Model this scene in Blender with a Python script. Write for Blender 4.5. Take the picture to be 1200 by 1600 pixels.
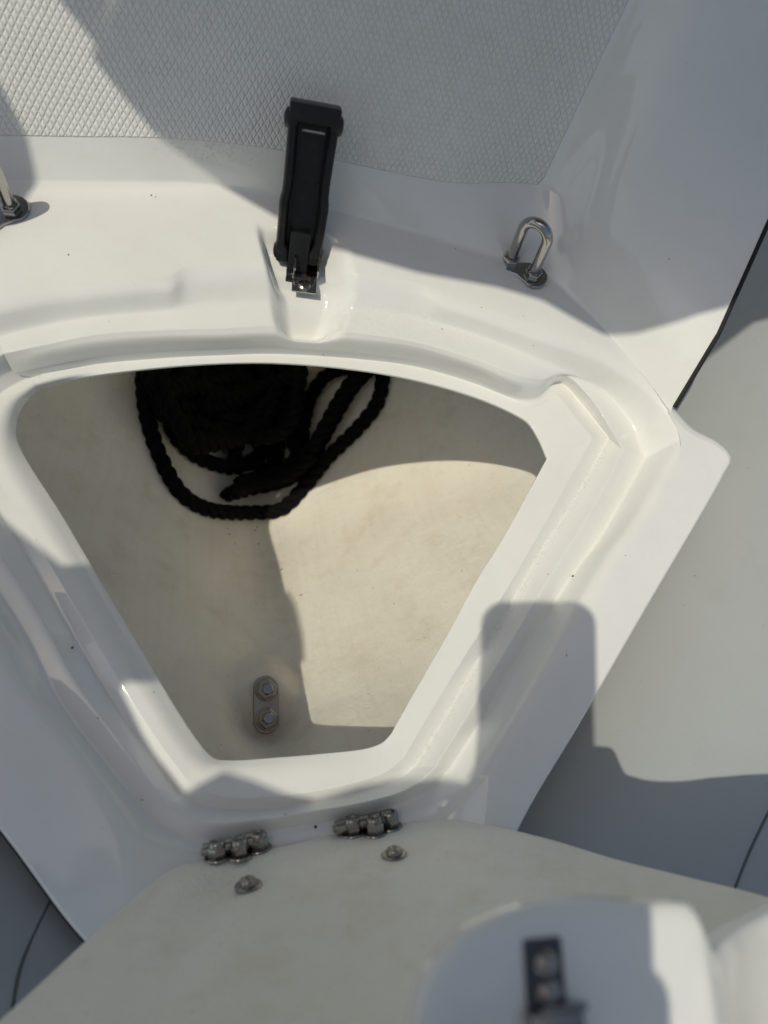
import bpy, bmesh, math, random
import numpy as np
from mathutils import Vector, Matrix

sc = bpy.context.scene
for o in list(bpy.data.objects):
    bpy.data.objects.remove(o, do_unlink=True)
COL = sc.collection
random.seed(7)

# ------------------------------------------------------------------ camera
YAW, PITCH, ROLL = -0.66170, 1.20189, 0.64925
CAM = np.array([-0.061726, -0.24182836, 0.5243303])
FPX = 1200.0                       # focal length in pixels of a 1200 x 1600 frame


def cam_axes():
    cy, sy = math.cos(YAW), math.sin(YAW)
    fw = np.array([-sy * math.cos(PITCH), cy * math.cos(PITCH), -math.sin(PITCH)])
    r0 = np.array([cy, sy, 0.0])
    u0 = np.cross(r0, fw)
    return (math.cos(ROLL) * r0 + math.sin(ROLL) * u0,
            -math.sin(ROLL) * r0 + math.cos(ROLL) * u0, fw)


RX, UX, FW = cam_axes()
cd = bpy.data.cameras.new('camera')
cam = bpy.data.objects.new('camera', cd)
COL.objects.link(cam)
M = Matrix.Identity(4)
for i in range(3):
    M[i][0], M[i][1], M[i][2], M[i][3] = RX[i], UX[i], -FW[i], CAM[i]
cam.matrix_world = M
cd.sensor_fit = 'VERTICAL'
cd.sensor_height = 9.8
cd.sensor_width = 7.35
cd.lens = 9.8 * FPX / 1600.0
cd.clip_start = 0.005
cd.clip_end = 3000.0
cd.dof.use_dof = True
cd.dof.focus_distance = 0.62
cd.dof.aperture_fstop = 1.5
sc.camera = cam

# ------------------------------------------------------------------ light
SUN = np.array([0.42488595, 0.12264926, -0.89689971])     # direction the light travels
world = bpy.data.worlds.new('World')
sc.world = world
world.use_nodes = True
wn = world.node_tree
sky = wn.nodes.new('ShaderNodeTexSky')
sky.sky_type = 'NISHITA'
sky.sun_disc = False
sky.sun_elevation = math.asin(-SUN[2])
sky.sun_rotation = math.atan2(-SUN[0], -SUN[1])
sky.air_density = 1.0
sky.dust_density = 2.0
sky.ozone_density = 1.0
bg = wn.nodes['Background']
bg.inputs['Strength'].default_value = 0.122
wn.links.new(sky.outputs[0], bg.inputs['Color'])
sl = bpy.data.lights.new('sun', 'SUN')
sl.energy = 2.35
sl.angle = math.radians(0.55)
sl.color = (1.0, 0.99, 0.945)
so = bpy.data.objects.new('sun', sl)
COL.objects.link(so)
so.rotation_euler = Vector(SUN).to_track_quat('-Z', 'Y').to_euler()
so.location = (-2, -0.6, 4)

sc.render.engine = 'CYCLES'
sc.cycles.max_bounces = 6
sc.cycles.diffuse_bounces = 4
sc.cycles.glossy_bounces = 3
sc.cycles.transmission_bounces = 1
sc.cycles.caustics_reflective = False
sc.cycles.caustics_refractive = False
sc.view_settings.view_transform = 'Standard'
sc.view_settings.look = 'None'
sc.view_settings.gamma = 1.0
sc.view_settings.use_curve_mapping = False
sc.view_settings.exposure = -0.19
sc.view_settings.use_white_balance = True
sc.view_settings.white_balance_temperature = 7450
sc.view_settings.white_balance_tint = 6

# ------------------------------------------------------------------ geometry helpers


def ray(px):
    return (px[0] - 600) / FPX * RX - (px[1] - 800) / FPX * UX + FW


def at(px, z):                      # survey point: photo pixel met at height z
    d = ray(px)
    return CAM + d * ((z - CAM[2]) / d[2])


def on_plane(px, P0, n):
    d = ray(px)
    return CAM + d * (np.dot(np.asarray(P0) - CAM, n) / np.dot(d, n))


def unit(v):
    v = np.asarray(v, float)
    return v / np.linalg.norm(v)


def catmull(P, n, closed=False):
    """n points evenly spaced by arc length along a Catmull-Rom curve."""
    P = np.asarray(P, float)
    if closed:
        Q = np.vstack([P[-1], P, P[0], P[1]])
    else:
        Q = np.vstack([2 * P[0] - P[1], P, 2 * P[-1] - P[-2]])
    out = []
    m = 24
    for i in range(1, len(Q) - 2):
        p0, p1, p2, p3 = Q[i - 1], Q[i], Q[i + 1], Q[i + 2]
        d1 = max(np.linalg.norm(p1 - p0), 1e-9) ** .5
        d2 = max(np.linalg.norm(p2 - p1), 1e-9) ** .5
        d3 = max(np.linalg.norm(p3 - p2), 1e-9) ** .5
        m1 = d2 * ((p1 - p0) / d1 - (p2 - p0) / (d1 + d2) + (p2 - p1) / d2)
        m2 = d2 * ((p2 - p1) / d2 - (p3 - p1) / (d2 + d3) + (p3 - p2) / d3)
        for k in range(m):
            t = k / m
            out.append((2 * t**3 - 3 * t**2 + 1) * p1 + (t**3 - 2 * t**2 + t) * m1
                       + (-2 * t**3 + 3 * t**2) * p2 + (t**3 - t**2) * m2)
    out.append(Q[-2])
    out = np.array(out)
    L = np.concatenate([[0], np.cumsum(np.linalg.norm(np.diff(out, axis=0), axis=1))])
    tt = np.linspace(0, L[-1], n)
    return np.stack([np.interp(tt, L, out[:, k]) for k in range(out.shape[1])], 1)


def mesh_obj(name, verts, faces, mat=None, parent=None, smooth=True, angle=None):
    me = bpy.data.meshes.new(name)
    me.from_pydata([tuple(map(float, v)) for v in verts], [], [tuple(map(int, f)) for f in faces])
    me.validate()
    return finish(name, me, mat, parent, smooth, angle)


def finish(name, me, mat, parent, smooth=True, angle=None):
    if smooth:
        me.polygons.foreach_set('use_smooth', [True] * len(me.polygons))
        if angle is not None:
            me.set_sharp_from_angle(angle=math.radians(angle))
    me.update()
    o = bpy.data.objects.new(name, me)
    COL.objects.link(o)
    if mat:
        me.materials.append(mat)
    if parent:
        o.parent = parent
    return o


def bm_obj(name, bm, mat=None, parent=None, smooth=True, angle=35, recalc=True):
    if recalc:
        bmesh.ops.recalc_face_normals(bm, faces=bm.faces)
    me = bpy.data.meshes.new(name)
    bm.to_mesh(me)
    bm.free()
    return finish(name, me, mat, parent, smooth, angle)


def empty(name, loc=(0, 0, 0), parent=None):
    o = bpy.data.objects.new(name, None)
    o.empty_display_size = .02
    COL.objects.link(o)
    o.location = loc
    if parent:
        o.parent = parent
    return o


def frame(origin, z, x):
    z = unit(z)
    x = np.asarray(x, float)
    x = unit(x - z * np.dot(x, z))
    y = np.cross(z, x)
    m = Matrix.Identity(4)
    for i in range(3):
        m[i][0], m[i][1], m[i][2], m[i][3] = x[i], y[i], z[i], origin[i]
    return m


def add_lathe(bm, prof, n, m=Matrix.Identity(4), phase=0.0):
    """prof: list of (radius, height); capped where radius is 0."""
    rings = []
    for r, h in prof:
        if r <= 1e-7:
            rings.append([bm.verts.new(m @ Vector((0, 0, h)))])
        else:
            rings.append([bm.verts.new(m @ Vector((r * math.cos(phase + 2 * math.pi * k / n),
                                                   r * math.sin(phase + 2 * math.pi * k / n), h)))
                          for k in range(n)])
    for a, b in zip(rings[:-1], rings[1:]):
        for k in range(n):
            k2 = (k + 1) % n
            if len(a) == 1 and len(b) > 1:
                bm.faces.new((a[0], b[k2], b[k]))
            elif len(b) == 1 and len(a) > 1:
                bm.faces.new((a[k], a[k2], b[0]))
            elif len(a) > 1:
                bm.faces.new((a[k], a[k2], b[k2], b[k]))


def add_prism(bm, outline, z0, z1, m=Matrix.Identity(4), bevel=0.0):
    """closed outline (x, y) extruded from z0 to z1; small top bevel."""
    n = len(outline)
    c = np.mean(np.asarray(outline, float), axis=0)
    lv = [(z0, 0.0), (z1 - bevel, 0.0), (z1, bevel)] if bevel else [(z0, 0.0), (z1, 0.0)]
    rings = []
    for z, ins in lv:
        ring = []
        for p in outline:
            v = np.asarray(p, float) - c
            L = np.linalg.norm(v)
            q = c + v * (1 - ins / L) if L > 0 else c
            ring.append(bm.verts.new(m @ Vector((q[0], q[1], z))))
        rings.append(ring)
    for a, b in zip(rings[:-1], rings[1:]):
        for k in range(n):
            bm.faces.new((a[k], a[(k + 1) % n], b[(k + 1) % n], b[k]))
    bm.faces.new(rings[-1])
    bm.faces.new(list(reversed(rings[0])))


def add_box(bm, lo, hi, m=Matrix.Identity(4), bevel=0.0):
    x0, y0, z0 = lo
    x1, y1, z1 = hi
    vs = [bm.verts.new(m @ Vector(p)) for p in
          [(x0, y0, z0), (x1, y0, z0), (x1, y1, z0), (x0, y1, z0), (x0, y0, z1), (x1, y0, z1), (x1, y1, z1), (x0, y1, z1)]]
    fs = [bm.faces.new([vs[i] for i in f]) for f in
          [(3, 2, 1, 0), (4, 5, 6, 7), (0, 1, 5, 4), (1, 2, 6, 5), (2, 3, 7, 6), (3, 0, 4, 7)]]
    if bevel:
        es = list({e for f in fs for e in f.edges})
        bmesh.ops.bevel(bm, geom=es, offset=bevel, segments=2, profile=.6, affect='EDGES')


def add_tube(bm, P, r, n=14, caps=True, m=Matrix.Identity(4)):
    P = np.asarray(P, float)
    T = np.gradient(P, axis=0)
    T /= np.linalg.norm(T, axis=1)[:, None]
    ref = np.array([0, 0, 1.0]) if abs(T[0][2]) < .9 else np.array([1.0, 0, 0])
    a = unit(np.cross(T[0], ref))
    rings = []
    for i in range(len(P)):
        a = unit(a - T[i] * np.dot(a, T[i]))
        b = np.cross(T[i], a)
        rr = r[i] if hasattr(r, '__len__') else r
        rings.append([bm.verts.new(m @ Vector(P[i] + rr * (math.cos(2 * math.pi * k / n) * a + math.sin(2 * math.pi * k / n) * b)))
                      for k in range(n)])
    for A, B in zip(rings[:-1], rings[1:]):
        for k in range(n):
            bm.faces.new((A[k], A[(k + 1) % n], B[(k + 1) % n], B[k]))
    if caps:
        bm.faces.new(list(reversed(rings[0])))
        bm.faces.new(rings[-1])


def stadium(L, w, n=10):
    """outline of a strip of overall length L (along y), width w."""
    r = w / 2
    h = L / 2 - r
    pts = [(r * math.cos(t), h + r * math.sin(t)) for t in np.linspace(0, math.pi, n)]
    pts += [(r * math.cos(t), -h + r * math.sin(t)) for t in np.linspace(math.pi, 2 * math.pi, n)]
    return pts


def rrect(w, h, r, n=6, cx=0, cy=0):
    pts = []
    for (sx, sy, a0) in ((1, 1, 0), (-1, 1, 90), (-1, -1, 180), (1, -1, 270)):
        for t in np.linspace(0, 90, n):
            a = math.radians(a0 + t)
            pts.append((cx + sx * (w / 2 - r) + r * math.cos(a), cy + sy * (h / 2 - r) + r * math.sin(a)))
    return pts


# ------------------------------------------------------------------ materials
MAT = {}


def mat(name, base, rough=.4, metal=0.0, spec=.5, coat=0.0):
    m = bpy.data.materials.new(name)
    m.use_nodes = True
    b = m.node_tree.nodes['Principled BSDF']
    b.inputs['Base Color'].default_value = (*base, 1)
    b.inputs['Roughness'].default_value = rough
    b.inputs['Metallic'].default_value = metal
    b.inputs['Specular IOR Level'].default_value = spec
    b.inputs['Coat Weight'].default_value = coat
    b.inputs['Coat Roughness'].default_value = .04
    MAT[name] = m
    return m, m.node_tree, b


def node(nt, kind, **kw):
    n = nt.nodes.new(kind)
    for k, v in kw.items():
        setattr(n, k, v)
    return n


def noise(nt, scale, detail=4, rough=.55, coord='Object', vec=None):
    t = node(nt, 'ShaderNodeTexNoise')
    t.inputs['Scale'].default_value = scale
    t.inputs['Detail'].default_value = detail
    t.inputs['Roughness'].default_value = rough
    if vec is None:
        tc = node(nt, 'ShaderNodeTexCoord')
        vec = tc.outputs[coord]
    nt.links.new(vec, t.inputs['Vector'])
    return t


def ramp(nt, src, stops):
    r = node(nt, 'ShaderNodeValToRGB')
    els = r.color_ramp.elements
    while len(els) < len(stops):
        els.new(.5)
    for e, (p, c) in zip(els, stops):
        e.position = p
        e.color = (*c, 1) if len(c) == 3 else c
    nt.links.new(src, r.inputs[0])
    return r


def mixc(nt, fac, a, b, blend='MIX'):
    n = node(nt, 'ShaderNodeMix', data_type='RGBA', blend_type=blend)
    for sock, v in ((n.inputs[0], fac), (n.inputs[6], a), (n.inputs[7], b)):
        if hasattr(v, 'is_output'):
            nt.links.new(v, sock)
        elif isinstance(v, (int, float)):
            sock.default_value = v
        else:
            sock.default_value = (*v, 1)
    return n.outputs[2]


def mth(nt, op, a, b=None, c=None):
    n = node(nt, 'ShaderNodeMath', operation=op)
    for i, v in enumerate((a, b, c)):
        if v is None:
            continue
        if hasattr(v, 'is_output'):
            nt.links.new(v, n.inputs[i])
        else:
            n.inputs[i].default_value = v
    return n.outputs[0]


def bump(nt, b, h, dist, strength=1.0):
    n = node(nt, 'ShaderNodeBump')
    n.inputs['Strength'].default_value = strength
    n.inputs['Distance'].default_value = dist
    nt.links.new(h, n.inputs['Height'])
    nt.links.new(n.outputs[0], b.inputs['Normal'])
    return n


# white gelcoat with fine dirt freckles, faint grime and the moulded diamond non-slip where the panel mask says so
m, nt, b = mat('gelcoat', (.80, .80, .775), .13, spec=.5, coat=.35)
n1 = noise(nt, 9, 5)
r1 = ramp(nt, n1.outputs[0], [(.3, (.765, .765, .735)), (.7, (.82, .82, .80))])
n2 = noise(nt, 900, 2, .5)
n3 = noise(nt, 14, 3)
spk = mth(nt, 'MULTIPLY', mth(nt, 'GREATER_THAN', n2.outputs[0], .755), mth(nt, 'GREATER_THAN', n3.outputs[0], .52))
c1 = mixc(nt, mth(nt, 'MULTIPLY', spk, .55), r1.outputs[0], (.16, .14, .11))
at_g = node(nt, 'ShaderNodeAttribute', attribute_name='grime')
n4 = noise(nt, 420, 4, .7)
gr = mth(nt, 'MULTIPLY', at_g.outputs['Fac'], ramp(nt, n4.outputs[0], [(.5, (0, 0, 0)), (.66, (1, 1, 1))]).outputs[0])
c2 = mixc(nt, mth(nt, 'MULTIPLY', gr, .6), c1, (.22, .20, .16))
n11 = noise(nt, 55, 5, .75)
sm_ = ramp(nt, n11.outputs[0], [(.50, (0, 0, 0)), (.70, (1, 1, 1))])
c2b = mixc(nt, mth(nt, 'MULTIPLY', sm_.outputs[0], .10), c2, (.62, .60, .54))
nt.links.new(c2b, b.inputs['Base Color'])
at_u = node(nt, 'ShaderNodeAttribute', attribute_name='panel_uv')
at_m = node(nt, 'ShaderNodeAttribute', attribute_name='panel_mask')
sep = node(nt, 'ShaderNodeSeparateXYZ')
nt.links.new(at_u.outputs['Vector'], sep.inputs[0])
pu = mth(nt, 'MULTIPLY', sep.outputs[0], 1 / .0045)
pv = mth(nt, 'MULTIPLY', sep.outputs[1], 1 / .0076)


def tri(x):
    return mth(nt, 'PINGPONG', x, .5)


nw = noise(nt, 60, 2, .5)
pu = mth(nt, 'ADD', pu, mth(nt, 'MULTIPLY', nw.outputs[0], .35))
ta = tri(mth(nt, 'ADD', pu, pv))
tb = tri(mth(nt, 'SUBTRACT', pu, pv))
hmin = mth(nt, 'MINIMUM', ta, tb)
hh = mth(nt, 'SMOOTH_MIN', hmin, .22, .12)
mr = node(nt, 'ShaderNodeMapRange', interpolation_type='SMOOTHSTEP')
mr.inputs[1].default_value = .45
mr.inputs[2].default_value = .55
nt.links.new(at_m.outputs['Fac'], mr.inputs[0])
nv = noise(nt, 130, 3, .6)
h1 = mth(nt, 'MULTIPLY', mth(nt, 'MULTIPLY', hh, mth(nt, 'ADD', .55, mth(nt, 'MULTIPLY', nv.outputs[0], .9))), mr.outputs[0])
n5 = noise(nt, 38, 2, .4)
h2 = mth(nt, 'ADD', mth(nt, 'ADD', h1, mth(nt, 'MULTIPLY', mr.outputs[0], .12)), mth(nt, 'MULTIPLY', n5.outputs[0], .06))
bump(nt, b, h2, .0028, 1.0)
rg = mth(nt, 'ADD', .015, mth(nt, 'MULTIPLY', mr.outputs[0], .25))
rg2 = mth(nt, 'ADD', mth(nt, 'ADD', rg, mth(nt, 'MULTIPLY', n3.outputs[0], .04)), mth(nt, 'MULTIPLY', sm_.outputs[0], .05))
nt.links.new(rg2, b.inputs['Roughness'])
nt.links.new(mth(nt, 'MULTIPLY', mth(nt, 'SUBTRACT', 1.0, mr.outputs[0]), .35), b.inputs['Coat Weight'])

# cream unfinished laminate inside the locker
m, nt, b = mat('cream_laminate', (.66, .59, .47), .42, spec=.35)
n1 = noise(nt, 5, 6, .6)
r1 = ramp(nt, n1.outputs[0], [(.28, (.88, .82, .70)), (.5, (.95, .905, .79)), (.72, (.965, .935, .845))])
n2 = noise(nt, 22, 6, .65)
r2 = ramp(nt, n2.outputs[0], [(.52, (0, 0, 0)), (.72, (1, 1, 1))])
c1 = mixc(nt, mth(nt, 'MULTIPLY', r2.outputs[0], .35), r1.outputs[0], (.70, .59, .43))
mp = node(nt, 'ShaderNodeMapping')
tc = node(nt, 'ShaderNodeTexCoord')
nt.links.new(tc.outputs['Object'], mp.inputs[0])
mp.inputs['Scale'].default_value = (60, 4, 4)
n3 = noise(nt, 3, 3, .6, vec=mp.outputs[0])
r3 = ramp(nt, n3.outputs[0], [(.5, (0, 0, 0)), (.8, (1, 1, 1))])
c2 = mixc(nt, mth(nt, 'MULTIPLY', r3.outputs[0], .25), c1, (.74, .65, .50))
n4 = noise(nt, 320, 2, .5)
sp = mth(nt, 'GREATER_THAN', n4.outputs[0], .735)
c3 = mixc(nt, mth(nt, 'MULTIPLY', sp, .5), c2, (.20, .15, .10))
sx = node(nt, 'ShaderNodeSeparateXYZ')
nt.links.new(tc.outputs['Object'], sx.inputs[0])
kb = ramp(nt, mth(nt, 'ABSOLUTE', mth(nt, 'SUBTRACT', sx.outputs[0], .012)), [(.012, (1, 1, 1)), (.032, (0, 0, 0))])
n7 = noise(nt, 40, 5, .7)
kf = mth(nt, 'MULTIPLY', kb.outputs[0], ramp(nt, n7.outputs[0], [(.35, (.2, .2, .2)), (.65, (1, 1, 1))]).outputs[0])
c4 = mixc(nt, mth(nt, 'MULTIPLY', kf, .38), c3, (.58, .52, .46))
n8 = noise(nt, 150, 3, .6)
rs = mth(nt, 'GREATER_THAN', n8.outputs[0], .74)
c5 = mixc(nt, mth(nt, 'MULTIPLY', rs, .35), c4, (.55, .38, .20))
vd_ = node(nt, 'ShaderNodeVectorMath', operation='DISTANCE')
nt.links.new(tc.outputs['Object'], vd_.inputs[0])
vd_.inputs[1].default_value = (.0045, -.205, -.225)
RUST = vd_
rr_ = ramp(nt, vd_.outputs['Value'], [(.012, (1, 1, 1)), (.036, (0, 0, 0))])
c6 = mixc(nt, mth(nt, 'MULTIPLY', mth(nt, 'MULTIPLY', rr_.outputs[0], n7.outputs[0]), .75), c5, (.48, .33, .20))
nt.links.new(c6, b.inputs['Base Color'])
n5 = noise(nt, 60, 5, .6)
n9 = noise(nt, 240, 3, .6, vec=mp.outputs[0])
bump(nt, b, mth(nt, 'ADD', n5.outputs[0], mth(nt, 'MULTIPLY', n9.outputs[0], .3)), .0016, .8)

# grey-cream underside of the lid
m, nt, b = mat('lid_underside', (.55, .53, .46), .38, spec=.4)
n1 = noise(nt, 8, 6, .6)
r1 = ramp(nt, n1.outputs[0], [(.3, (.86, .81, .70)), (.7, (.94, .90, .80))])
n2 = noise(nt, 30, 6, .7)
r2 = ramp(nt, n2.outputs[0], [(.5, (0, 0, 0)), (.75, (1, 1, 1))])
c1 = mixc(nt, mth(nt, 'MULTIPLY', r2.outputs[0], .40), r1.outputs[0], (.72, .63, .46))
n3 = noise(nt, 260, 3, .6)
c2 = mixc(nt, mth(nt, 'MULTIPLY', mth(nt, 'GREATER_THAN', n3.outputs[0], .70), .35), c1, (.40, .34, .26))
nt.links.new(c2, b.inputs['Base Color'])
n5 = noise(nt, 45, 5, .6)
n6 = noise(nt, 420, 3, .6)
bump(nt, b, mth(nt, 'ADD', n5.outputs[0], mth(nt, 'MULTIPLY', n6.outputs[0], .35)), .0022, .9)

# grey inflatable-tube fabric
m, nt, b = mat('tube_fabric', (.33, .345, .33), .55, spec=.35)
n1 = noise(nt, 4, 5)
r1 = ramp(nt, n1.outputs[0], [(.3, (.345, .362, .365)), (.7, (.385, .402, .405))])
n8 = noise(nt, 26, 7, .7)
r8_ = ramp(nt, n8.outputs[0], [(.56, (0, 0, 0)), (.72, (1, 1, 1))])
ct = mixc(nt, mth(nt, 'MULTIPLY', r8_.outputs[0], .22), r1.outputs[0], (.28, .285, .275))
n10 = noise(nt, 300, 2, .5)
ct2 = mixc(nt, mth(nt, 'MULTIPLY', mth(nt, 'GREATER_THAN', n10.outputs[0], .76), .4), ct, (.12, .11, .09))
nt.links.new(ct2, b.inputs['Base Color'])
n2 = noise(nt, 700, 3)
n6 = noise(nt, 12, 3)
bump(nt, b, mth(nt, 'ADD', mth(nt, 'MULTIPLY', n2.outputs[0], .12), mth(nt, 'MULTIPLY', n6.outputs[0], 1.2)), .0012, .7)
mat('tube_seam', (.10, .11, .11), .6)
mat('dark_gap', (.012, .012, .012), .8)  # near-black that stands in for shade inside gaps

m, nt, b = mat('stainless', (.32, .30, .275), .2, metal=1.0)
n1 = noise(nt, 160, 4, .6)
r1 = ramp(nt, n1.outputs[0], [(.3, (.16, .16, .16)), (.7, (.33, .33, .33))])
nt.links.new(r1.outputs[0], b.inputs['Roughness'])
n2 = noise(nt, 90, 4, .6)
r2 = ramp(nt, n2.outputs[0], [(.55, (.33, .31, .285)), (.8, (.22, .17, .12))])
nt.links.new(r2.outputs[0], b.inputs['Base Color'])
mat('polished_steel', (.42, .41, .395), .10, metal=1.0)
m, nt, b = mat('dull_steel', (.36, .335, .29), .38, metal=1.0)
n2 = noise(nt, 70, 4, .6)
r2 = ramp(nt, n2.outputs[0], [(.45, (.38, .355, .31)), (.75, (.33, .24, .16))])
nt.links.new(r2.outputs[0], b.inputs['Base Color'])

m, nt, b = mat('black_rubber', (.012, .012, .013), .34, spec=.4)
n1 = noise(nt, 260, 4, .6)
bump(nt, b, n1.outputs[0], .0006, .5)
n2 = noise(nt, 90, 5, .7)
r2 = ramp(nt, n2.outputs[0], [(.55, (.010, .010, .011)), (.85, (.035, .034, .033))])
nt.links.new(r2.outputs[0], b.inputs['Base Color'])
m, nt, b = mat('black_rope', (.0035, .0035, .004), .8, spec=.12)
n1 = noise(nt, 900, 4, .6)
bump(nt, b, n1.outputs[0], .0008, .8)
mat('dark_steel', (.10, .10, .11), .3, metal=1.0)
mat('phone_black', (.02, .02, .022), .3)
mat('blocker_grey', (.30, .31, .33), .9, spec=.1)  # grey of the added, out-of-view shadow casters
m, nt, b = mat('pontoon', (.30, .29, .27), .85, spec=.2)
n1 = noise(nt, 3, 6)
r1 = ramp(nt, n1.outputs[0], [(.3, (.25, .245, .23)), (.7, (.34, .33, .31))])
nt.links.new(r1.outputs[0], b.inputs['Base Color'])
mat('debris', (.035, .026, .018), .9)

# ------------------------------------------------------------------ setting
g = mesh_obj('ground', [(-900, -900, -.75), (900, -900, -.75), (900, 900, -.75), (-900, 900, -.75)], [(0, 1, 2, 3)], MAT['pontoon'], smooth=False)
g['kind'] = 'structure'

boat = empty('inflatable_boat', (0, -.46, -.36))
boat['label'] = 'white and grey inflatable boat bow with an open anchor locker'
boat['category'] = 'boat'
BOAT_INV = Matrix.Translation((0, .46, .36))


def part(o, label=None, parent=None):
    p = parent or boat
    o.parent = p
    if p is boat:
        o.matrix_parent_inverse = BOAT_INV
    if label:
        o['label'] = label
    return o


# ------------------------------------------------------------------ deck moulding: a loft through surveyed contours
WN = unit((0, -math.sin(math.radians(58)), math.cos(math.radians(58))))     # rear panel leans back
WP = np.array([0, .158, .075])


def wl(px):
    return on_plane(px, WP, WN)


def W(x, y, z):
    return np.array([x, y, z])


def ringpts(lst, z):
    out = []
    for p in lst:
        if not isinstance(p[0], str):
            out.append(at(p, z))
        elif p[0] == 'z':
            out.append(at(p[1], p[2]))
        elif p[0] == 'w':
            out.append(np.array(p[1]))
        elif p[0] == 'p':
            out.append(wl(p[1]))
    return np.array(out)


NSEG = [260, 110, 200, 110, 150]           # stations per run: topA, topB, right, bottom, left
Z0, ZC, Z1, Z2, Z3, Z4, Z5, Z6 = -.005, 0.0, .0, -.012, .001, .002, .011, .0455
rings = {}
rings['R0'] = (Z0, [
    [(60, 608), (100, 596), (150, 586), (300, 570), (430, 567), (560, 578), (650, 594), (720, 613)],
    [(720, 613), (770, 631), (810, 650), (826, 661), (842, 686), (855, 716)],
    [(855, 716), (781, 850), (747, 904), (700, 990), (640, 1095), (612, 1146)],
    [(612, 1146), (598, 1160), (575, 1169), (500, 1178), (440, 1183), (360, 1188), (335, 1185), (318, 1170)],
    [(318, 1170), (290, 1130), (200, 980), (100, 810), (28, 690), (27, 660), (37, 633), (60, 608)]])
rings['RC'] = (ZC, [
    [(56, 603), (100, 590), (150, 580), (300, 563), (430, 560), (560, 571), (650, 586), (722, 606)],
    [(722, 606), (775, 624), (818, 643), (838, 655), (858, 680), (872, 718)],
    [(872, 718), (800, 850), (765, 906), (716, 995), (655, 1103), (628, 1155)],
    [(628, 1155), (605, 1178), (577, 1189), (500, 1198), (440, 1202), (355, 1205), (320, 1198), (296, 1180)],
    [(296, 1180), (267, 1140), (180, 995), (80, 828), (8, 705), (5, 665), (18, 630), (56, 603)]])
rings['R1'] = (Z1, [
    [(50, 590), (75, 582), (150, 569), (250, 560), (350, 555), (430, 553), (569, 562), (650, 573), (735, 597)],
    [(735, 592), (800, 622), (838, 634), (868, 618), (898, 650), (926, 684)],
    [(926, 684), (834, 848), (780, 940), (720, 1035), (660, 1135), (630, 1185)],
    [(630, 1185), (605, 1205), (568, 1219), (488, 1237), (377, 1247), (325, 1240), (294, 1222)],
    [(294, 1222), (245, 1155), (190, 1070), (130, 970), (60, 850), (-15, 725), (-22, 665), (-5, 620), (50, 586)]])
rings['R2'] = (Z2, [
    [(22, 584), (75, 573), (150, 559), (250, 549), (350, 545), (430, 543), (560, 553), (650, 564), (737, 588)],
    [(737, 588), (800, 615), (838, 620), (874, 597), (914, 638), (951, 684)],
    [(951, 684), (888, 794), (846, 858), (801, 937), (756, 1015), (699, 1114), (648, 1198)],
    [(648, 1198), (620, 1218), (568, 1235), (492, 1252), (396, 1264), (319, 1257), (280, 1238)],
    [(280, 1238), (215, 1150), (150, 1050), (88, 945), (0, 800), (-45, 720), (-50, 655), (-35, 610), (22, 577)]])
rings['R2m'] = (Z3, [
    [(10, 566), (75, 551), (150, 537), (250, 529), (350, 527), (430, 524), (560, 533), (650, 545), (742, 573)],
    [(742, 573), (803, 597), (843, 604), (878, 590), (921, 632), (962, 693)]])
rings['R3'] = (Z3, [
    [(5, 552), (75, 537), (150, 522), (250, 515), (350, 512), (430, 508), (560, 520), (650, 534), (748, 563)],
    [(748, 563), (810, 586), (850, 592), (882, 585), (928, 628), (974, 704)],
    [(974, 704), (930, 790), (890, 855), (840, 935), (795, 1010), (730, 1118), (680, 1200)],
    [(680, 1200), (640, 1232), (575, 1252), (492, 1267), (390, 1282), (310, 1285), (262, 1260)],
    [(262, 1260), (180, 1150), (120, 1070), (60, 960), (-40, 800), (-80, 700), (-75, 640), (-50, 590), (5, 552)]])
rings['R4'] = (Z4, [
    [(-8, 527), (75, 508), (150, 496), (250, 487), (350, 478), (430, 478), (545, 486), (680, 505), (760, 530)],
    [(760, 532), (830, 558), (900, 585), (945, 612), (985, 660), (1008, 716)],
    [(1008, 716), (932, 848), (900, 890), (867, 940), (815, 1020), (756, 1120), (702, 1204)],
    [(702, 1204), (660, 1240), (580, 1268), (492, 1285), (390, 1300), (305, 1310), (240, 1285)],
    [(240, 1285), (140, 1160), (90, 1090), (45, 1000), (-60, 830), (-115, 700), (-105, 620), (-70, 565), (-8, 531)]])
rings['R5'] = (Z5, [
    [(-30, 494), (75, 473), (150, 464), (235, 455), (268, 452), (290, 437), (350, 433), (430, 432), (560, 443), (650, 458), (690, 478), (775, 507)],
    [(775, 507), (860, 537), (930, 562), (985, 595), (1030, 640), (1058, 690)],
    [(1058, 690), (1000, 795), (948, 868), (910, 930), (860, 1020), (800, 1122), (745, 1212)],
    [(745, 1212), (690, 1258), (590, 1284), (492, 1300), (390, 1318), (300, 1335), (215, 1305)],
    [(215, 1305), (110, 1153), (43, 1070), (0, 985), (-90, 840), (-160, 700), (-145, 600), (-100, 530), (-30, 494)]])
rings['R5b'] = (Z6, [
    [(-60, 462), (75, 445), (150, 438), (235, 430), (268, 424), (290, 412), (350, 410), (430, 412), (560, 425), (650, 438), (700, 455), (790, 487)],
    [(790, 487), (870, 512), (940, 543), (992, 580), (1036, 625), (1070, 690)],
    [(1070, 690), (1018, 800), (965, 875), (925, 940), (875, 1030), (815, 1130), (765, 1215)],
    [(765, 1215), (705, 1275), (600, 1300), (492, 1318), (390, 1335), (290, 1352), (195, 1318)],
    [(195, 1318), (90, 1165), (20, 1080), (-25, 995), (-120, 850), (-195, 700), (-185, 590), (-140, 505), (-60, 462)]])
xr = [(.356, -.022), (.362, -.036), (.330, -.077), (.254, -.170), (.146, -.303), (.095, -.366)]
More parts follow.
